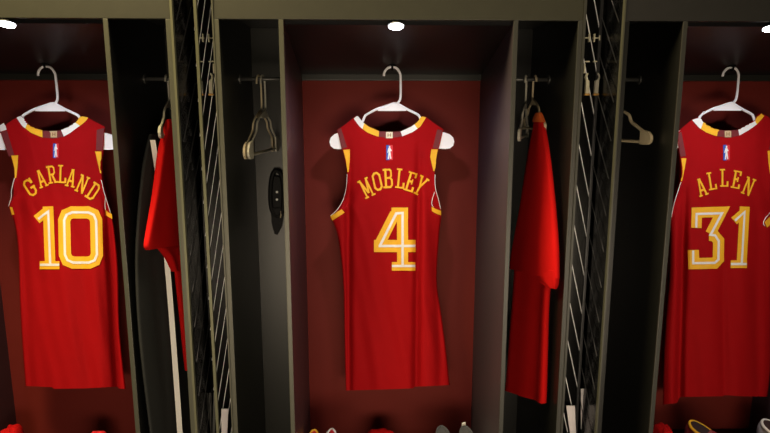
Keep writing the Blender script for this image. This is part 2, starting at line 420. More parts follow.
# varsity letters on a 0..w x 0..1 box, y up
def serif(x, y, hw, t): return rectq(x-hw, y-t/2, x+hw, y+t/2)
def glyph(ch):
    t = 0.118; s = 0.085; b = s/2; tp = 1-s/2
    q = []
    if ch == 'M':
        w = 0.66
        q += stroke([(.13, 0), (.13, 1)], t*.9)+stroke([(w-.13, 0), (w-.13, 1)], t*.9)
        q += stroke([(.11, .97), (w/2, .22)], t)+stroke([(w-.11, .97), (w/2, .22)], t)
        q += serif(.11, b, .13, s)+serif(w-.11, b, .13, s)+serif(.07, tp, .09, s)+serif(w-.07, tp, .09, s)
    elif ch == 'O':
        w = 0.56; q += stroke([(.085, .2), (.085, .8), (.2, .925), (w-.2, .925), (w-.085, .8), (w-.085, .2), (w-.2, .075), (.2, .075)], t*.93, True)
    elif ch == 'B':
        w = 0.56; q += stroke([(.15, 0), (.15, 1)], t)
        q += stroke([(0, .94), (.38, .94), (.46, .86), (.46, .62), (.38, .52), (.15, .52)], s*1.15)
        q += stroke([(.15, .52), (.40, .52), (.485, .42), (.485, .16), (.40, .06), (0, .06)], s*1.2)
    elif ch == 'L':
        w = 0.54; q += stroke([(.16, 0), (.16, 1)], t)+serif(.16, tp, .16, s)+rectq(0, 0, w, s)+rectq(w-.12, 0, w, .30)
    elif ch == 'E':
        w = 0.56; q += stroke([(.15, 0), (.15, 1)], t)+rectq(0, 1-s, w-.04, 1)+rectq(0, 0, w, s)+rectq(.15, .46, .40, .57)
        q += rectq(w-.15, .74, w-.04, 1)+rectq(w-.12, 0, w, .27)+rectq(.32, .38, .40, .65)
    elif ch == 'Y':
        w = 0.62; q += stroke([(.10, 1), (w/2, .44)], t*.95)+stroke([(w-.10, 1), (w/2, .44)], t*.95)+stroke([(w/2, .5), (w/2, 0)], t)
        q += serif(.10, tp, .11, s)+serif(w-.10, tp, .11, s)+serif(w/2, b, .15, s)
    elif ch == 'G':
        w = 0.56; q += stroke([(w-.085, .68), (w-.085, .80), (w-.2, .925), (.2, .925), (.085, .80), (.085, .2), (.2, .075), (w-.2, .075), (w-.085, .2), (w-.085, .46)], t*.93)
        q += rectq(.28, .40, w, .52)+rectq(w-.10, .66, w, .97)
    elif ch == 'A':
        w = 0.62; q += stroke([(.12, .02), (w/2-.02, 1)], t*.85)+stroke([(w-.12, .02), (w/2+.02, 1)], t*1.0)
        q += rectq(.19, .27, w-.19, .39)+serif(.11, b, .12, s)+serif(w-.11, b, .12, s)+serif(w/2, .95, .1, .1)
    elif ch == 'R':
        w = 0.60; q += stroke([(.15, 0), (.15, 1)], t)+stroke([(0, .94), (.40, .94), (.48, .85), (.48, .60), (.40, .50), (.15, .50)], s*1.15)
        q += stroke([(.30, .50), (.46, .06)], t)+serif(.15, b, .15, s)+serif(.50, b, .12, s)
    elif ch == 'N':
        w = 0.62; q += stroke([(.12, 0), (.12, 1)], t*.85)+stroke([(w-.12, 0), (w-.12, 1)], t*.85)+stroke([(.12, .97), (w-.12, .03)], t)
        q += serif(.12, b, .12, s)+serif(w-.12, tp, .12, s)+serif(.07, tp, .08, s)
    elif ch == 'D':
        w = 0.58; q += stroke([(.15, 0), (.15, 1)], t)+stroke([(0, .94), (.38, .94), (.495, .80), (.495, .20), (.38, .06), (0, .06)], s*1.3)
    return q, w
def place_glyph(ch, cx, cy, h, rot, wk=1.0):
    q, w = glyph(ch); r = math.radians(rot); c, s = math.cos(r), math.sin(r); out = []
    for poly in q:
        o = []
        for x, y in poly:
            X = (x-w/2)*h*wk*.90; Yv = -(y-.5)*h
            o.append((cx+X*c+Yv*s, cy-X*s+Yv*c))
        out.append(o)
    return out

def subdivide_quads(quads, step):
    out = []
    for q in quads:
        a, b, c, d = [Vector(p) for p in q]
        nu = max(1, int(max((b-a).length, (c-d).length)/step+.99)); nv = max(1, int(max((d-a).length, (c-b).length)/step+.99))
        out.append([[(a.lerp(b, i/nu)).lerp(d.lerp(c, i/nu), j/nv) for i in range(nu+1)] for j in range(nv+1)])
    return out

def jersey(J):
    name = 'basketball_jersey'
    NU, NV = 84, 100
    Lc = Curve(polyline_pix(J['L']), 1); Rc = Curve(polyline_pix(J['R']), 1)
    Tc = Curve(J['T'], 0); Bc = Curve(J['B'], 0)
    c00, c10 = J['B'][0], J['B'][-1]; c01, c11 = J['T'][0], J['T'][-1]
    def pix(u, v, dip=0.0):
        tb, tt, l, r = Bc(u), Tc(u), Lc(v), Rc(v)
        tx, ty = tt
        if dip: ty += dip*math.exp(-((u-.5)/.17)**4)
        x = (1-v)*tb[0]+v*tx+(1-u)*l[0]+u*r[0]-((1-u)*(1-v)*c00[0]+u*(1-v)*c10[0]+(1-u)*v*c01[0]+u*v*c11[0])
        y = (1-v)*tb[1]+v*ty+(1-u)*l[1]+u*r[1]-((1-u)*(1-v)*c00[1]+u*(1-v)*c10[1]+(1-u)*v*c01[1]+u*v*c11[1])
        return x, y
    def depth(u, v, x, y, sgn):
        e = 4*u*(1-u)
        fl = min(1, max(0, (v-.66)/.12))*.6
        k = max(e**0.55, fl)
        lo = grid_interp([(0, .046), (.5, .040), (.72, .028), (.9, .016), (1, .010)], v)
        d = lo*k
        if sgn < 0:
            fade = min(1, max(0, (0.93-v)/0.25))
            for (xa, ya, xb, yb, w, amp) in J['folds']:
                tt = (y-ya)/(yb-ya)
                if tt < -0.25: continue
                xc = xa+(xb-xa)*tt
                en = min(1, (tt+0.25)/0.4)
                d += amp*en*math.exp(-((x-xc)/w)**2)*min(1, e*6)
            d += fade*(1-v)*0.0035*math.sin(u*23+J['seed']+v*2)*min(1, e*4)
            d += fade*0.0012*math.sin(u*41+v*17+J['seed'])*min(1, e*4)
        return d
    bm = bmesh.new(); grids = []
    for sgn in (-1, 1):
        g = []
        for j in range(NV+1):
            v = j/NV; row = []
            for i in range(NU+1):
                u = i/NU
                x, y = pix(u, v, 0 if sgn < 0 else 30)
                if sgn > 0 and i in (0, NU) and v < .66: row.append(grids[0][j][i]); continue
                p = at(x, y, YJ)
                d = depth(u, v, x, y, sgn)
                # move along the sight line so the outline keeps its place
                q = at(x, y, YJ+sgn*d) if sgn < 0 else Vector((p.x, YJ+sgn*d, p.z))
                row.append(bm.verts.new(q))
            g.append(row)
        grids.append(g)
    for gi, g in enumerate(grids):
        for j in range(NV):
            for i in range(NU):
                vs = (g[j][i], g[j][i+1], g[j+1][i+1], g[j+1][i])
                f = bm.faces.new(vs if gi == 0 else vs[::-1]); f.smooth = True
    front = [[v.co.copy() for v in row] for row in grids[0]]
    base = at(J['hem'][0], J['hem'][1], YJ)
    root = empty(name, base); tag(root, J['label'], 'jersey', 'jerseys hanging in the main bays')
    obj('body', bm, 'red', root, smooth=True)
    verts = [v for row in front for v in row]; n1 = NU+1
    polys = [(j*n1+i, j*n1+i+1, (j+1)*n1+i+1, (j+1)*n1+i) for j in range(NV) for i in range(NU)]
    bvh = BVHTree.FromPolygons(verts, polys)
    def hit(x, y, off=0.0012):
        d = ray(x, y); h = bvh.ray_cast(CAM, d)
        if h[0] is None:
            p = at(x, y, YJ-0.004); nr = bvh.find_nearest(p)
            return Vector((p.x, min(p.y, nr[0].y)-off, p.z)) if nr[0] is not None else p
        return h[0]-d*off
    def decal(part, quads, m, off=0.0012, step=2.2, parent=root, mis=None):
        bm = bmesh.new()
        for qi, g in enumerate(subdivide_quads(quads, step)):
            vs = [[bm.verts.new(hit(p.x, p.y, off)) for p in row] for row in g]
            for j in range(len(vs)-1):
                for i in range(len(vs[0])-1):
                    f = bm.faces.new((vs[j][i], vs[j][i+1], vs[j+1][i+1], vs[j+1][i])); f.smooth = True
                    if mis: f.material_index = mis[qi]
        bmesh.ops.recalc_face_normals(bm, faces=bm.faces[:])
        return obj(part, bm, m, parent)
    # collar band, made of coloured segments
    def seg(a, b):
        inn = Curve(J['cin'], 0); out = Curve(J['cout'], 0)
        n = 6; qs = []
        for k in range(n):
            t0, t1 = a+(b-a)*k/n, a+(b-a)*(k+1)/n
            qs.append([inn(t0), inn(t1), out(t1), out(t0)])
        return qs
    qs = []; mis = []
    for a, b, m in J['segs']:
        s = seg(a, b); qs += s; mis += [m]*len(s)
    decal('collar', qs, ['cloth', 'gold', 'maroon'], off=0.0016, mis=mis)
    x0, y0, x1, y1 = J['tag']
    tg = decal('collar_tag', rectq(x0, y0, x1, y1), J['tagm'], off=0.0024)
    decal('tag_print', rectq(x0+1.6, y0+1.5, x0+2.3, y1-1.5)+rectq(x1-2.3, y0+1.5, x1-1.6, y1-1.5)+rectq(x0+1.6, (y0+y1)/2-.35, x1-1.6, (y0+y1)/2+.35), 'tagd', off=0.0030, parent=tg)
    # small league patch: blue and red halves with a white player shape
    x0, y0, x1, y1 = J['logo']; xm = (x0+x1)/2; h = y1-y0; w = x1-x0
    lg = decal('league_patch', rectq(x0, y0, xm, y1)+rectq(xm, y0, x1, y1), ['blue', 'redp'], off=0.0022, mis=[0, 1])
    def lp(pts): return [(x0+a*w, y0+b*h) for a, b in pts]
    decal('patch_figure', [lp([(.40, .06), (.62, .06), (.62, .20), (.40, .20)]), lp([(.30, .20), (.70, .22), (.62, .52), (.36, .50)]),
                           lp([(.36, .48), (.60, .48), (.42, .94), (.22, .94)]), lp([(.48, .48), (.64, .50), (.78, .92), (.60, .92)]),
                           lp([(.62, .24), (.82, .34), (.78, .42), (.58, .34)]), lp([(.30, .24), (.38, .30), (.26, .52), (.16, .50)])], 'cloth', off=0.0030, parent=lg)
    for nm, m, polys_, off in J['panels']:
        decal(nm, polys_, m, off=off)
    for pth in J['piping']:
        bm = bmesh.new(); add_tube(bm, smooth_path([hit(x, y, 0.002) for x, y in pth], 4), 0.0011, 6); obj('armhole_piping', bm, 'cloth', root)
    for ch, cx, cy, hh, rot, wk in J['letters']:
        decal('letter', place_glyph(ch, cx, cy, hh, rot, wk), 'gold', off=0.0020)
    for gold, white in J['digits']:
        dg = decal('number', [q for p, w, c in gold for q in stroke(p, w, c)], 'gold', off=0.0020)
        decal('number_inline', [q for p, w, c in white for q in stroke(p, w, c)], 'cloth', off=0.0030, parent=dg)
    return root

def rr(x0, y0, x1, y1, c, lean=0.0):
    "closed rounded rectangle path"
    pts = [(x0+c, y0), (x1-c, y0), (x1-c*.3, y0+c*.3), (x1, y0+c), (x1, y1-c), (x1-c*.3, y1-c*.3), (x1-c, y1), (x0+c, y1), (x0+c*.3, y1-c*.3), (x0, y1-c), (x0, y0+c), (x0+c*.3, y0+c*.3)]
    return [(x+lean*(y-y0), y) for x, y in pts]

# middle jersey ------------------------------------------------
tM = [(337, 130), (346, 124), (354.5, 116.8), (358, 116), (362.3, 121.6), (368.5, 126.5), (379.4, 131.2), (390, 132), (401, 131.4), (411.4, 126.5), (417.6, 122), (421.3, 116.4), (425.5, 116.6), (434, 123), (443.3, 129.3)]
jersey(dict(seed=0.4, hem=(398, 388), label='red number 4 jersey with gold arched lettering on the middle white hanger',
    L=[(345.8, 390.5), (344.6, 340), (343.2, 282), (338.5, 240), (333.5, 223), (330.2, 216), (337.5, 209.5), (343.5, 199), (346.6, 187), (347.3, 172), (344, 155), (341, 145), (337, 130)],
    R=[(449.7, 385), (445.5, 345), (441.4, 315), (436.8, 280), (439.3, 234), (441.2, 219), (440.8, 209), (438.6, 199), (435.6, 188), (434.6, 172), (437.2, 154), (439.8, 145), (443.3, 129.3)],
    T=tM, B=[(345.8, 390.5), (380, 389.6), (413, 388.4), (415, 386.6), (432, 386), (449.7, 385)],
    cin=[(356.5, 116.2), (358, 116), (362.3, 121.6), (368.5, 126.5), (379.4, 131.2), (390, 132), (401, 131.4), (411.4, 126.5), (417.6, 122), (421.3, 116.4), (422.2, 116.4)],
    cout=[(353.7, 118.5), (356, 121.8), (360, 127), (367, 132.4), (377.5, 136.6), (389, 138), (401.6, 136.6), (412.7, 132), (420.4, 126.5), (424.5, 120), (426.2, 117.5)],
    segs=[(0, .12, 0), (.12, .345, 1), (.345, .67, 2), (.67, .88, 0), (.88, 1, 1)],
    tag=(386, 131.8, 392.6, 138.2), tagm='tagl', logo=(386.2, 145, 392.8, 160),
    folds=[(348.5, 185, 348, 380, 3.6, -.026), (418.5, 180, 416, 388, 3.4, -.026), (424, 200, 428, 388, 9, .010), (395, 240, 396, 390, 22, .006), (438, 250, 440, 380, 4, -.008)],
    panels=[('side_panel', 'gold', [[(343.2, 150), (350, 149.2), (349.8, 160), (345.8, 160)], [(345.8, 160), (349.8, 160), (348.6, 172), (347.4, 172)],], .0014),
            ('side_panel', 'gold', [[(431.4, 149.2), (437.8, 149.4), (436.2, 159), (430.2, 157)], [(430.2, 157), (436.2, 159), (434.6, 171), (433.4, 171)]], .0014),
            ('strap_band', 'maroon', [[(337.4, 130.2), (341, 128), (347, 147), (341.6, 149)]], .0013),
            ('strap_band', 'maroon', [[(437.2, 129.5), (442.4, 130), (438, 148.6), (432.6, 148)]], .0013),
            ('cuff', 'gold', [[(330.4, 216.2), (341.6, 209.2), (344.8, 212.6), (332.4, 220.6)]], .0016),
            ('cuff', 'gold', [[(431.6, 206.4), (435, 208.6), (434.8, 213), (431.8, 211)], [(435, 208.6), (441, 210.8), (441, 215.6), (434.8, 213)]], .0016)],
    piping=[[(347.2, 174), (346.4, 187), (343.4, 199), (337.6, 209), (330.6, 215.8)], [(434.6, 174), (435.4, 188), (438.4, 199), (440.6, 209)], [(434.6, 192), (432.4, 199), (431.8, 204), (433.4, 207)]],
    letters=[('M', 366.4, 188, 19.6, 26, .92), ('O', 377.2, 181.4, 19.6, 13, 1.0), ('B', 388, 178.4, 19.8, 3, 1.0), ('L', 400.6, 178.5, 19.8, -6, .95), ('E', 410.8, 181.8, 19.6, -17, .98), ('Y', 420.4, 185.8, 19.6, -30, .92)],
    digits=[([([(378.6, 246), (393.6, 216.5), (395.2, 213.6)], 10.5, False), ([(391.5, 213.2), (408.0, 213.2)], 11.4, False), ([(402.4, 213), (402.6, 263)], 11, False), ([(374.0, 246), (415.6, 246)], 12.2, False), ([(391.8, 266.4), (415.4, 266.4)], 8.6, False)],
             [([(379.8, 246), (396.2, 213.4), (402.6, 213), (402.6, 265)], 2.5, False), ([(378.6, 246), (415.4, 246)], 2.5, False), ([(392, 266), (415.2, 266)], 2.4, False)])]))

# left jersey --------------------------------------------------
tL = [(0.5, 129), (8, 123), (17, 117), (22, 116), (27.7, 124.2), (35, 128.2), (43, 130.6), (53, 131.4), (62, 130), (68, 127.4), (74.4, 123.6), (78, 120), (81.3, 116.6), (86, 117), (95, 122), (104.3, 127)]
jersey(dict(seed=2.1, hem=(75, 388), label='red number 10 jersey with gold arched lettering on the left white hanger',
    L=[(25.4, 386), (22, 340), (19.7, 298), (18.4, 254), (15, 226), (9.2, 206), (13.4, 196), (13.6, 185), (14.5, 172), (11.5, 158), (7.5, 147), (0.5, 129)],
    R=[(126, 389), (121.5, 352), (119, 320), (118, 267), (114.5, 232), (111.6, 216), (108, 204), (104, 190), (101.6, 178), (101.4, 160), (103.6, 146), (104.3, 127)],
    T=tL, B=[(25.4, 386), (40, 386.6), (52, 387.2), (54, 388.8), (85, 388.4), (117, 386.6), (119, 388.6), (126, 389)],
    cin=[(19.5, 116.4), (22, 116), (27.7, 124.2), (35, 128.2), (43, 130.6), (53, 131.4), (62, 130), (68, 127.4), (74.4, 123.6), (78, 120), (81.3, 116.6), (83, 116.2)],
    cout=[(16.6, 117.5), (19, 121.5), (22, 125.8), (31, 132.8), (41.5, 137.2), (53, 138.6), (63.3, 136.6), (70, 133), (75.8, 128.6), (81, 125), (85.5, 121.4), (88.6, 117.6)],
    segs=[(0, .12, 0), (.12, .36, 1), (.36, .655, 2), (.655, .88, 0), (.88, 1, 1)],
    tag=(50.6, 131, 57, 137.4), tagm='tag', logo=(53, 143.4, 58.6, 158),
    folds=[(21, 200, 30, 385, 5, -.010), (40, 260, 47, 388, 9, -.010), (62, 250, 64, 388, 14, .007), (108, 215, 117.5, 388, 3.6, -.024), (95, 250, 102, 388, 8, .006)],
    panels=[('side_panel', 'gold', [[(11.2, 155.6), (18.2, 155.2), (17.4, 168), (14.4, 168)], [(14.4, 168), (17.4, 168), (16.2, 178), (14.8, 178)]], .0014),
            ('side_panel', 'gold', [[(95, 151.4), (101.4, 151.6), (101.4, 161), (97.4, 161)], [(97.4, 161), (101.4, 161), (101.2, 173), (100, 173)]], .0014),
            ('strap_band', 'maroon', [[(1, 132), (7, 130.6), (14.2, 154.6), (10.2, 156.6)]], .0013),
            ('strap_band', 'maroon', [[(96.6, 130), (104, 128), (102.6, 150.4), (96, 150.4)]], .0013),
            ('shoulder_tape', 'cloth', [[(0.2, 125.6), (4.6, 122.6), (6.6, 129.6), (1.0, 131.6)]], .0018),
            ('cuff', 'gold', [[(9.8, 207), (12.4, 207.4), (14.4, 214.6), (11.8, 215)]], .0016),
            ('cuff', 'gold', [[(105.6, 209.8), (109, 212.8), (109, 217.4), (105.8, 215)], [(109, 212.8), (112, 214), (112.4, 219), (109, 217.4)]], .0016)],
    piping=[[(14.4, 178), (13.4, 190), (12.6, 197), (9.2, 206)], [(101.4, 180), (103.6, 190), (107.4, 203), (110.6, 213)], [(106.2, 197), (105, 204), (105.4, 210)]],
    letters=[('G', 30.0, 187.6, 18.6, 33, 1.1), ('A', 41.2, 178.6, 18, 21, .95), ('R', 51.8, 174.4, 18, 9, .95), ('L', 62.2, 174, 18, -2, 1.0), ('A', 71.4, 178, 18, -12, .95), ('N', 82.4, 184.2, 18, -23, 1.0), ('D', 93.2, 191.4, 18.2, -33, 1.0)],
    digits=[([([(48.0, 206.4), (50.2, 265)], 10.6, False), ([(36.6, 219.6), (47.8, 210.6)], 9.4, False), ([(39.6, 265.2), (59.4, 265.2)], 8, False)],
             [([(38.2, 219), (48.2, 211.4), (50.2, 265)], 2.3, False), ([(40, 264.8), (59.2, 264.8)], 2.4, False)]),
            ([(rr(64.0, 212.4, 96.0, 262.6, 8, .022), 12.2, True)], [(rr(64.0, 212.4, 96.0, 262.6, 8, .022), 2.4, True)])]))

# right jersey -------------------------------------------------
tR = [(677.6, 132.4), (684, 127), (692.4, 119.6), (698.8, 117.6), (705.3, 124.1), (711, 127.6), (717.3, 129.8), (728, 130.6), (738.6, 129.6), (748, 124.6), (755.5, 119.6), (759.7, 113.6), (764.5, 114.5), (773, 120), (782, 126)]
jersey(dict(seed=4.0, hem=(715, 397), label='red number 31 jersey with gold arched lettering on the right white hanger',
    L=[(662.8, 404.5), (664, 357), (667, 310), (669.8, 278), (670.7, 240), (671, 218), (674, 203), (678, 190), (681.4, 176), (681, 162), (678.2, 144), (677.6, 132.4)],
    R=[(767.5, 396.6), (770.5, 372), (774, 320), (777, 280), (778, 245), (776, 228), (772, 214), (771, 196), (771.4, 180), (773.5, 162), (778.6, 142), (782, 126)],
    T=tR, B=[(662.8, 404.5), (677, 403), (680, 397), (700, 396.6), (722, 396.2), (725, 395.2), (745, 396.4), (767.5, 396.6)],
    cin=[(695.5, 118.6), (698.8, 117.6), (705.3, 124.1), (711, 127.6), (717.3, 129.8), (728, 130.6), (738.6, 129.6), (748, 124.6), (755.5, 119.6), (759.7, 113.6), (761, 113.6)],
    cout=[(692.2, 120), (695.4, 123.6), (698.8, 127.5), (706, 132.4), (715, 135.8), (728, 137.8), (739, 135.8), (749, 130), (757, 124.3), (761.4, 119.6), (764.2, 116)],
    segs=[(0, .12, 0), (.12, .345, 1), (.345, .655, 2), (.655, .90, 0), (.90, 1, 1)],
    tag=(724.8, 130.8, 731.2, 137.2), tagm='tag', logo=(723.2, 145, 729.8, 160.4),
    folds=[(684, 215, 679, 403, 4, -.028), (674, 230, 670, 400, 6, .008), (723, 270, 724, 396, 3.5, -.006), (741, 270, 742, 396, 16, .006), (705, 260, 702, 396, 14, .006), (757, 220, 758, 396, 6, -.007)],
    panels=[('side_panel', 'gold', [[(680.2, 158), (686.4, 158.4), (684.4, 170), (681.4, 170)], [(681.4, 170), (684.4, 170), (682.2, 181), (681, 181)]], .0014),
            ('side_panel', 'gold', [[(767.6, 151), (774.6, 150), (773, 160), (768.4, 162)], [(768.4, 162), (773, 160), (771.6, 174), (770, 174)]], .0014),
            ('strap_band', 'maroon', [[(677.8, 134), (681.4, 131.6), (686, 156), (680.2, 157)]], .0013),
            ('strap_band', 'maroon', [[(775, 126), (781.4, 127.4), (775, 149), (769, 149)]], .0013),
            ('cuff', 'gold', [[(764.6, 222), (769.6, 217), (772.6, 223), (767, 227.6)]], .0016)],
    piping=[[(681, 182), (678, 191), (674.2, 203), (671.4, 217)], [(771, 212), (766.4, 217), (763.4, 222.6), (765, 226)]],
    letters=[('A', 701.4, 187.2, 17.8, 18, .98), ('L', 711.8, 181, 17.8, 9, .98), ('L', 724.2, 177.8, 17.8, 0, .98), ('E', 736.6, 179.6, 17.8, -11, 1.0), ('N', 748.6, 186.4, 18, -22, 1.0)],
    digits=[([([(696.4, 228), (696.8, 212.6), (721.6, 211.8), (710.4, 233.8)], 10.4, False), ([(709, 235.4), (714.2, 235.6), (718.6, 240.6), (718.4, 259), (714.6, 263.2), (693.8, 263.6), (693.4, 250)], 11.2, False)],
             [([(696.2, 227.6), (696.6, 214), (722, 213.2), (710.6, 234.8), (715.2, 235.4), (718.8, 241), (718.4, 259.6), (715, 262.8), (693.2, 263.2), (693.2, 250.4)], 2.3, False)]),
            ([([(744.8, 206.6), (741.6, 264)], 10, False), ([(734, 221), (744.4, 212)], 8.6, False), ([(730.6, 264.2), (747, 264.2)], 7.8, False)],
             [([(735, 220.6), (744.6, 212), (741.8, 264)], 2.3, False), ([(731, 264), (746.8, 264)], 2.4, False)])]))

# ------------------------------------------------------------------ garments and hangers in the side bays
def at_plane(x, y, pl):
    "sight line of a pixel on a vertical plane through two plan points"
    (xa, ya), (xb, yb) = pl; nx, ny = yb-ya, -(xb-xa); d = ray(x, y)
    t = ((xa-CAM.x)*nx+(ya-CAM.y)*ny)/(d.x*nx+d.y*ny)
    return CAM+d*t
def loft(rows, pl, n=36, fold=0.05, k=5, seed=0.0, steps=6, wave=0.0, close_top=True):
    "rows: (y, x_left, x_right, thickness) read off the photo on the upright plane pl the garment hangs in"
    ks = smooth_path([(r[1], r[2], r[0]) for r in rows], steps); kd = smooth_path([(r[3], 0, 0) for r in rows], steps)
    e = Vector((pl[1][0]-pl[0][0], pl[1][1]-pl[0][1], 0)).normalized(); nn = Vector((-e.y, e.x, 0))
    if nn.x < 0: nn = -nn
    bm = bmesh.new(); rings = []
    for i, (a, b) in enumerate(zip(ks, kd)):
        l = at_plane(a.x, a.z, pl); r = at_plane(a.y, a.z, pl); c = (l+r)/2; hx = (r-l)/2; t = i/(len(ks)-1); hx.z *= 0.6
        ring = []
        for j in range(n):
            th = 2*math.pi*j/n; ca, sa = math.cos(th), math.sin(th)
            m = 1+fold*(.3+.7*t)*math.sin(k*ca*2+seed+t*1.3)
            off = wave*t*math.sin(k*ca+seed+.8*t)
            ring.append(bm.verts.new(c+hx*math.copysign(abs(ca)**.8, ca)+nn*(b.x*math.copysign(abs(sa)**.5, sa)*m+off*(1-ca*ca))))
        rings.append(ring)
    for i in range(len(rings)-1):
        for j in range(n):
            f = bm.faces.new((rings[i][j], rings[i+1][j], rings[i+1][(j+1) % n], rings[i][(j+1) % n])); f.smooth = True
    if close_top: bm.faces.new(rings[0])
    bmesh.ops.recalc_face_normals(bm, faces=bm.faces[:])
    return bm

# red shirt, right of the middle jersey: hangs edge-on, its sleeve towards the viewer
PB = ((0.452, 0.05), (0.385, 0.34)); PS = ((0.438, 0.04), (0.371, 0.33))
root = empty('red_shirt', at_plane(530, 396, PB)); tag(root, 'red short-sleeved shirt hanging in narrow bay right of number 4 jersey', 'shirt', 'red shirts in the narrow bays')
obj('body', loft([(118, 537, 541.5, .006), (150, 530, 547, .010), (200, 523, 552, .014), (260, 517, 551, .014), (300, 514.5, 548, .014), (350, 510.5, 546.5, .014), (385, 508, 545.6, .014), (396, 507, 545, .014)], PB, fold=.35, k=3, wave=.010), 'shirt', root)
obj('sleeve', loft([(113, 537.5, 540.5, .005), (122, 535.6, 543, .009), (135, 533.5, 545.5, .012), (160, 529.6, 549.5, .014), (200, 523.2, 554, .017), (240, 516, 557.3, .020), (262, 512, 558.2, .019), (273, 510.8, 558.4, .018)], PS, fold=.25, k=2), 'shirt', root)
obj('sleeve_hem', loft([(266, 516, 558.2, .016), (275, 530, 557.6, .015), (283, 541, 557, .011), (288, 548, 556, .006)], PS, fold=.25, k=3), 'shirt', root)
obj('collar', loft([(112.5, 537, 540.4, .007), (117, 535.6, 541.8, .011), (122, 534.4, 543.4, .0125)], PS, fold=.05, k=3), 'orange', root)

# red shirt, right of the left jersey
PB = ((-0.700, 0.05), (-0.650, 0.40)); PS = ((-0.690, 0.04), (-0.640, 0.39))
root = empty('red_shirt', at_plane(188, 366, PB)); tag(root, 'red short-sleeved shirt beside striped black trousers right of number 10 jersey', 'shirt', 'red shirts in the narrow bays')
obj('body', loft([(122, 167.4, 178, .010), (150, 164, 184, .012), (200, 168, 190, .012), (262, 174.6, 196, .012), (320, 181, 199, .012), (362, 185.6, 202, .012), (368, 187, 202, .012)], PB, fold=.3, k=4), 'shirt', root)
obj('sleeve', loft([(119, 167.4, 171, .006), (128, 165.4, 175, .012), (150, 160.2, 178, .015), (190, 154.5, 181, .016), (225, 148, 184, .016), (241, 145.2, 186, .016), (246, 146.4, 186.3, .015)], PS, fold=.25, k=2), 'shirt', root)
obj('sleeve_hem', loft([(245, 158, 186, .013), (256, 167, 187, .014), (270, 173.4, 188, .011)], PS, fold=.3, k=3), 'shirt', root)

# black trousers with a white stripe
PT = ((-0.734, 0.04), (-0.694, 0.40))
root = empty('track_trousers', at_plane(178, 505, PT)); tag(root, 'black track trousers with white side stripe hanging beside red shirt', 'trousers')
obj('leg_cloth', loft([(134, 150, 156, .006), (150, 146, 168, .008), (180, 141, 176, .009), (250, 135.5, 183, .009), (330, 139, 190, .010), (433, 151, 201, .010), (505, 158, 206, .010)], PT, fold=.3, k=5), 'trouser', root)
PR = ((-0.7185, 0.04), (-0.6785, 0.40))
def ribbon(path, w, pl):
    bm = bmesh.new(); pts = polyline_pix(path, 6); n = len(pts); prev = None
    for i, (x, y) in enumerate(pts):
        a, b = pts[max(i-1, 0)], pts[min(i+1, n-1)]; d = Vector((b[0]-a[0], b[1]-a[1])).normalized(); nn = Vector((-d.y, d.x))*w/2
        q0, q1 = at_plane(x-abs(nn.x), y, pl), at_plane(x+abs(nn.x), y, pl)
        q1 = at(x+abs(nn.x), y, q0.y+.25*(q1.y-q0.y))   # right edge turned to the front so the stripe catches more light
        cur = (bm.verts.new(q0), bm.verts.new(q1))
        if prev: f = bm.faces.new((prev[0], prev[1], cur[1], cur[0])); f.smooth = True
        prev = cur
    return bm
obj('side_stripe', ribbon([(152.6, 140), (155, 155), (158.8, 180), (162, 210), (166, 250), (171, 310), (175.5, 370), (180.4, 440), (184, 502)], 5.4, PR), 'stripe', root)

rodz = at(250, 79, 0.235).z+0.006
def side_hanger(px, py_unused, X_px_top, yaw, label, mname, sc, mirror=1, r=0.0042, group='empty hangers in the narrow bays'):
    p = at(px, 77, 0.235)
    return make_hanger(Vector((p.x, 0.235, rodz+0.005)), yaw, 'clothes_hanger', label, mname, sc, group, mirror=mirror, r=r)
side_hanger(258.5, 0, 0, math.radians(85), 'left of two bare tan hangers in bay left of number 4 jersey', 'tan', .92, r=.0028)
side_hanger(262.5, 0, 0, math.radians(85), 'right of two bare tan hangers in bay left of number 4 jersey', 'grey', .92, r=.0028)
side_hanger(535, 0, 0, math.radians(90), 'hanger inside the red shirt right of number 4 jersey', 'tan', .64, r=.0036)
side_hanger(526, 0, 0, math.radians(70), 'bare pale hanger left of the red shirt beside number 4 jersey', 'grey', .74, r=.0036)
side_hanger(615, 0, 0, math.radians(-68), 'bare tan hanger in narrow bay left of number 31 jersey', 'tan', .78, r=.005)
side_hanger(166.5, 0, 0, math.radians(96), 'pale hanger inside the red shirt right of number 10 jersey', 'grey', .70, r=.0036)

# black strap with rivets on the back board of the narrow bay
yb = D-0.013
root = empty('strap_holder', at(277, 235, yb)); tag(root, 'black looped strap with two silver rivets in bay left of number 4 jersey', 'strap')
bm = bmesh.new()
loop = [(276, 170), (281, 174), (283.4, 186), (283.6, 200), (282, 212), (277, 216), (272.6, 211), (270.6, 200), (271, 184), (273, 174), (276, 170)]
add_tube(bm, smooth_path([at(x, y, yb-0.012) for x, y in loop], 4), 0.0085, 10, cap=False, flat=1.2)
obj('loop', bm, 'hook', root)
bm = bmesh.new(); add_prism(bm, [at(x, y, yb-0.016) for x, y in ((274, 176), (281, 178), (282, 206), (276, 212), (272.4, 204), (272.4, 186))], (0, 0.014, 0)); obj('pad', bm, 'hook', root)
bm = bmesh.new(); add_prism(bm, [at(x, y, yb-0.02) for x, y in ((270.6, 208), (282, 208), (283.4, 214), (281, 228), (277.4, 235), (274.4, 234), (271.4, 222))], (0, 0.018, 0)); obj('tail', bm, 'hook', root)
for y in (192, 199.5):
    bm = bmesh.new(); add_disc(bm, at(277, y, yb-0.0165), (0, -1, 0), 0.004, 0.003, 14); obj('rivet', bm, 'rubber', root)
bm = bmesh.new(); add_tube(bm, [at(280.8, 211, yb-0.023), at(281, 215, yb-0.023), at(280.6, 218, yb-0.023)], 0.0016, 6); obj('stitch', bm, 'tan', root)

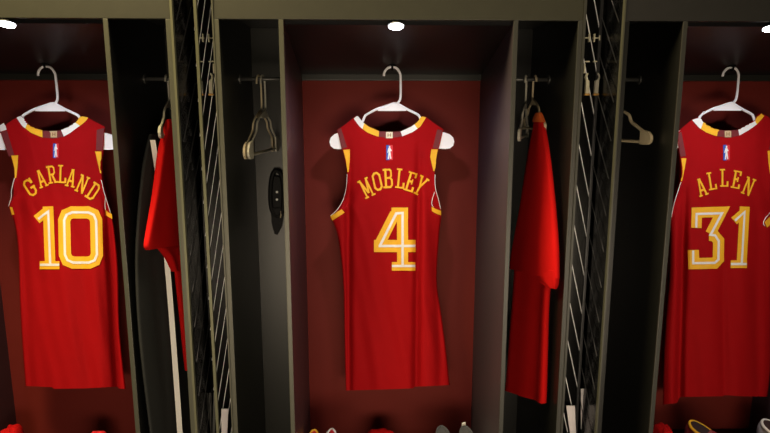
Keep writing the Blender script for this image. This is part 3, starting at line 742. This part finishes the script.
# ------------------------------------------------------------------ shoes and folded clothes on the seats
def shoe(toe, heel, mname, label, lining='dark', trim='gold', htop=0.115, name='sneaker', w=0.046, tab=None, group='shoes on the locker seats'):
    "lofted trainer: toe and heel are (x, y) on the seat"
    a = Vector((toe[0], toe[1], SEAT)); b = Vector((heel[0], heel[1], SEAT)); ax = (b-a).normalized(); sd = Vector((-ax.y, ax.x, 0)); Ln = (b-a).length
    root = empty(name, (a+b)/2); tag(root, label, 'shoe', group)
    def ring(bm, t, hw, z0, z1, n=18):
        c = a+ax*(t*Ln); vs = []
        for j in range(n):
            th = 2*math.pi*j/n; s = math.cos(th); q = math.sin(th)
            vs.append(bm.verts.new(c+sd*(hw*math.copysign(abs(s)**.75, s))+Vector((0, 0, (z0+z1)/2+(z1-z0)/2*math.copysign(abs(q)**.8, q)))))
        return vs
    def skin(rows):
        bm = bmesh.new(); R = [ring(bm, *r) for r in rows]; n = len(R[0])
        for i in range(len(R)-1):
            for j in range(n):
                f = bm.faces.new((R[i][j], R[i][(j+1) % n], R[i+1][(j+1) % n], R[i+1][j])); f.smooth = True
        bm.faces.new(R[0][::-1]); bm.faces.new(R[-1]); bmesh.ops.recalc_face_normals(bm, faces=bm.faces[:]); return bm
    obj('sole', skin([(0, .010, .002, .030), (.03, w*.62, .0, .030), (.12, w*.9, .0, .028), (.3, w, 0, .026), (.5, w*.86, 0, .028), (.75, w*.82, 0, .034), (.95, w*.7, 0, .038), (1, .02, .004, .040)]), 'rubber', root)
    up_ = skin([(.015, .012, .02, .042), (.05, w*.60, .02, .056), (.14, w*.86, .02, .066), (.3, w*.92, .02, .078), (.45, w*.80, .02, .096), (.58, w*.74, .02, htop*.96), (.75, w*.72, .02, htop*.93), (.90, w*.66, .02, htop*1.0), (.975, w*.5, .02, htop*1.02), (.995, .014, .03, htop*.9)])
    obj('upper', up_, mname, root)
    # collar opening: rim tube and dark lining
    rim = []
    for j in range(24):
        th = 2*math.pi*j/24; t = .76+.205*math.cos(th)
        rim.append(a+ax*(t*Ln)+sd*(w*.60*math.sin(th))+Vector((0, 0, htop*(.985+.045*math.cos(th)**2))))
    rim.append(rim[0]); bm = bmesh.new(); add_tube(bm, rim, 0.0048, 8, cap=False); obj('collar', bm, trim, root)
    bm = bmesh.new(); bm.faces.new([bm.verts.new(p+Vector((0, 0, .0025))) for p in rim[:-1]]); obj('lining', bm, lining, root)
    bm = bmesh.new()
    add_prism(bm, [a+ax*(t*Ln)+sd*s+Vector((0, 0, z)) for t, s, z in ((.40, -.018, .094), (.40, .018, .094), (.60, .022, htop+.006), (.63, .0, htop+.018), (.60, -.022, htop+.006))], (0, 0, .006)); obj('tongue', bm, mname, root)
    if tab:
        bm = bmesh.new(); c0 = a+ax*(.985*Ln)
        add_prism(bm, [c0+sd*(-.010)+Vector((0, 0, htop-.03)), c0+sd*.010+Vector((0, 0, htop-.03)), c0+sd*.008+Vector((0, 0, htop+.012)), c0+sd*(-.004)+Vector((0, 0, htop+.016))], ax*.004); obj('pull_tab', bm, tab, root)
    bm = bmesh.new()
    for t, z in ((.32, .083), (.38, .091), (.44, .099), (.50, .107), (.55, .113)):
        add_tube(bm, smooth_path([a+ax*(t*Ln)+sd*s+Vector((0, 0, z+dz)) for s, dz in ((-.022, -.004), (0, .006), (.022, -.004))], 3), 0.003, 6)
    obj('laces', bm, 'rubber', root)
    return root
def cloth_heap(px, Y, hw, hd, htop, mname, label, name='folded_towel', cat='cloth', seed=0.0, group='red cloths on the locker seats'):
    c = at(px, 433, Y); bm = bmesh.new(); n, m = 40, 14; base = Vector((c.x, Y, SEAT)); rings = []
    for i in range(m+1):
        t = i/m; ph = t*math.pi/2; row = []
        for j in range(n):
            th = 2*math.pi*j/n
            k = 1+.07*math.sin(3*th+seed)+.05*math.sin(7*th+seed*2+t*4)
            sx = math.copysign(abs(math.cos(th))**.7, math.cos(th)); sy = math.copysign(abs(math.sin(th))**.7, math.sin(th))
            r = math.cos(ph)**.45 if i < m else 0.02
            row.append(bm.verts.new(base+Vector((hw*k*sx*r, hd*k*sy*r, htop*math.sin(ph)**.8*(1+.05*math.sin(5*th+seed)*r)))))
        rings.append(row)
    for i in range(m):
        for j in range(n):
            f = bm.faces.new((rings[i][j], rings[i][(j+1) % n], rings[i+1][(j+1) % n], rings[i+1][j])); f.smooth = True
    bm.faces.new(rings[-1]); bm.faces.new(rings[0][::-1]); bmesh.ops.recalc_face_normals(bm, faces=bm.faces[:])
    return tag(obj(name, bm, mname, None, base), label, cat, group)

def shoe_at(px, yaw, *a, back=0.30, length=0.28, **k):
    h = at(px, 428, back); yw = math.radians(yaw)
    return shoe((h.x+math.sin(yw)*length, back-math.cos(yw)*length), (h.x, back), *a, **k)
shoe_at(314.5, 0, 'shoe_red', 'red shoe with gold collar at left end of the middle seat', trim='gold', back=.26, w=.028, lining='shoe_red', htop=.128)
shoe_at(332, 0, 'shoe_red', 'red shoe with white collar at left end of the middle seat', trim='rubber', back=.26, w=.028, lining='shoe_red', htop=0.130)
cloth_heap(381, 0.30, 0.056, 0.06, 0.090, 'shirt', 'crumpled red cloth below the number 4 jersey on the middle seat', seed=1.0)
shoe_at(441, 0, 'shoe_dark', 'dark grey shoe, left of a pair at right end of middle seat', trim='shoe_dark', htop=0.112, w=.036, lining='shoe_dark')
shoe_at(464, 0, 'shoe_dark', 'dark grey shoe with white heel tab, right of a pair on middle seat', trim='shoe_dark', htop=0.110, w=.036, tab='rubber', lining='shoe_dark')
cloth_heap(11, 0.31, 0.036, 0.05, 0.128, 'shirt', 'bright red crumpled cloth at the left end of the left seat', seed=2.2)
cloth_heap(94, 0.30, 0.040, 0.06, 0.100, 'shoe_red', 'dark red folded cloth near right end of the left seat', seed=3.1)
cloth_heap(664, 0.30, 0.030, 0.05, 0.096, 'shirt', 'small red cloth at the left end of the right seat', seed=0.3)
shoe_at(689, 8, 'shoe_wine', 'wine red shoe with gold collar below the number 31 jersey', trim='gold', htop=0.116)
shoe_at(762, -3, 'shoe_grey', 'grey mesh shoe with white collar right of number 31 jersey hem', trim='rubber', htop=0.116)

# ------------------------------------------------------------------ room
struct('floor', box(-4, 4, -3.2, D+0.6, -0.05, -0.0005), 'floor')
struct('wall_back', box(-4, 4, D+0.003, D+0.1, 0.0, 2.7), 'plaster')

# ------------------------------------------------------------------ lights
def area(name, loc, target, size, power, col, sy=None):
    l = bpy.data.lights.new(name, 'AREA'); l.energy = power; l.color = col; l.size = size
    if sy: l.shape = 'RECTANGLE'; l.size_y = sy
    o = bpy.data.objects.new(name, l); COL.objects.link(o); o.location = loc
    o.rotation_euler = (Vector(target)-Vector(loc)).to_track_quat('-Z', 'Y').to_euler(); return o
for key, lp in led_points.items():
    l = bpy.data.lights.new('downlight_lamp', 'SPOT'); l.energy = 15; l.color = (0.92, 0.93, 1.0); l.spot_size = math.radians(150); l.spot_blend = 0.9; l.shadow_soft_size = 0.022
    o = bpy.data.objects.new('downlight_lamp', l); COL.objects.link(o); o.location = lp+Vector((0, 0, -0.012)); o.rotation_euler = (0, 0, 0)
area('room_light', (-1.4, -0.55, 3.2), (-0.5, 0.25, 1.0), 1.1, 165, (1.0, 0.80, 0.42), 0.45)
area('room_light', (0.55, -0.36, 3.3), (0.4, 0.3, 0.9), 1.2, 30, (1.0, 0.84, 0.60), 0.3)
fb = area('floor_bounce', (0.15, -2.3, 0.65), (0.05, 0.3, 1.0), 2.2, 10.5, (1.0, 0.82, 0.60), 0.7)
fb.data.spread = math.radians(75)
w = bpy.data.worlds.new('world'); S.world = w; w.use_nodes = True
w.node_tree.nodes['Background'].inputs['Color'].default_value = (0.9, 0.85, 0.75, 1); w.node_tree.nodes['Background'].inputs['Strength'].default_value = 0.012
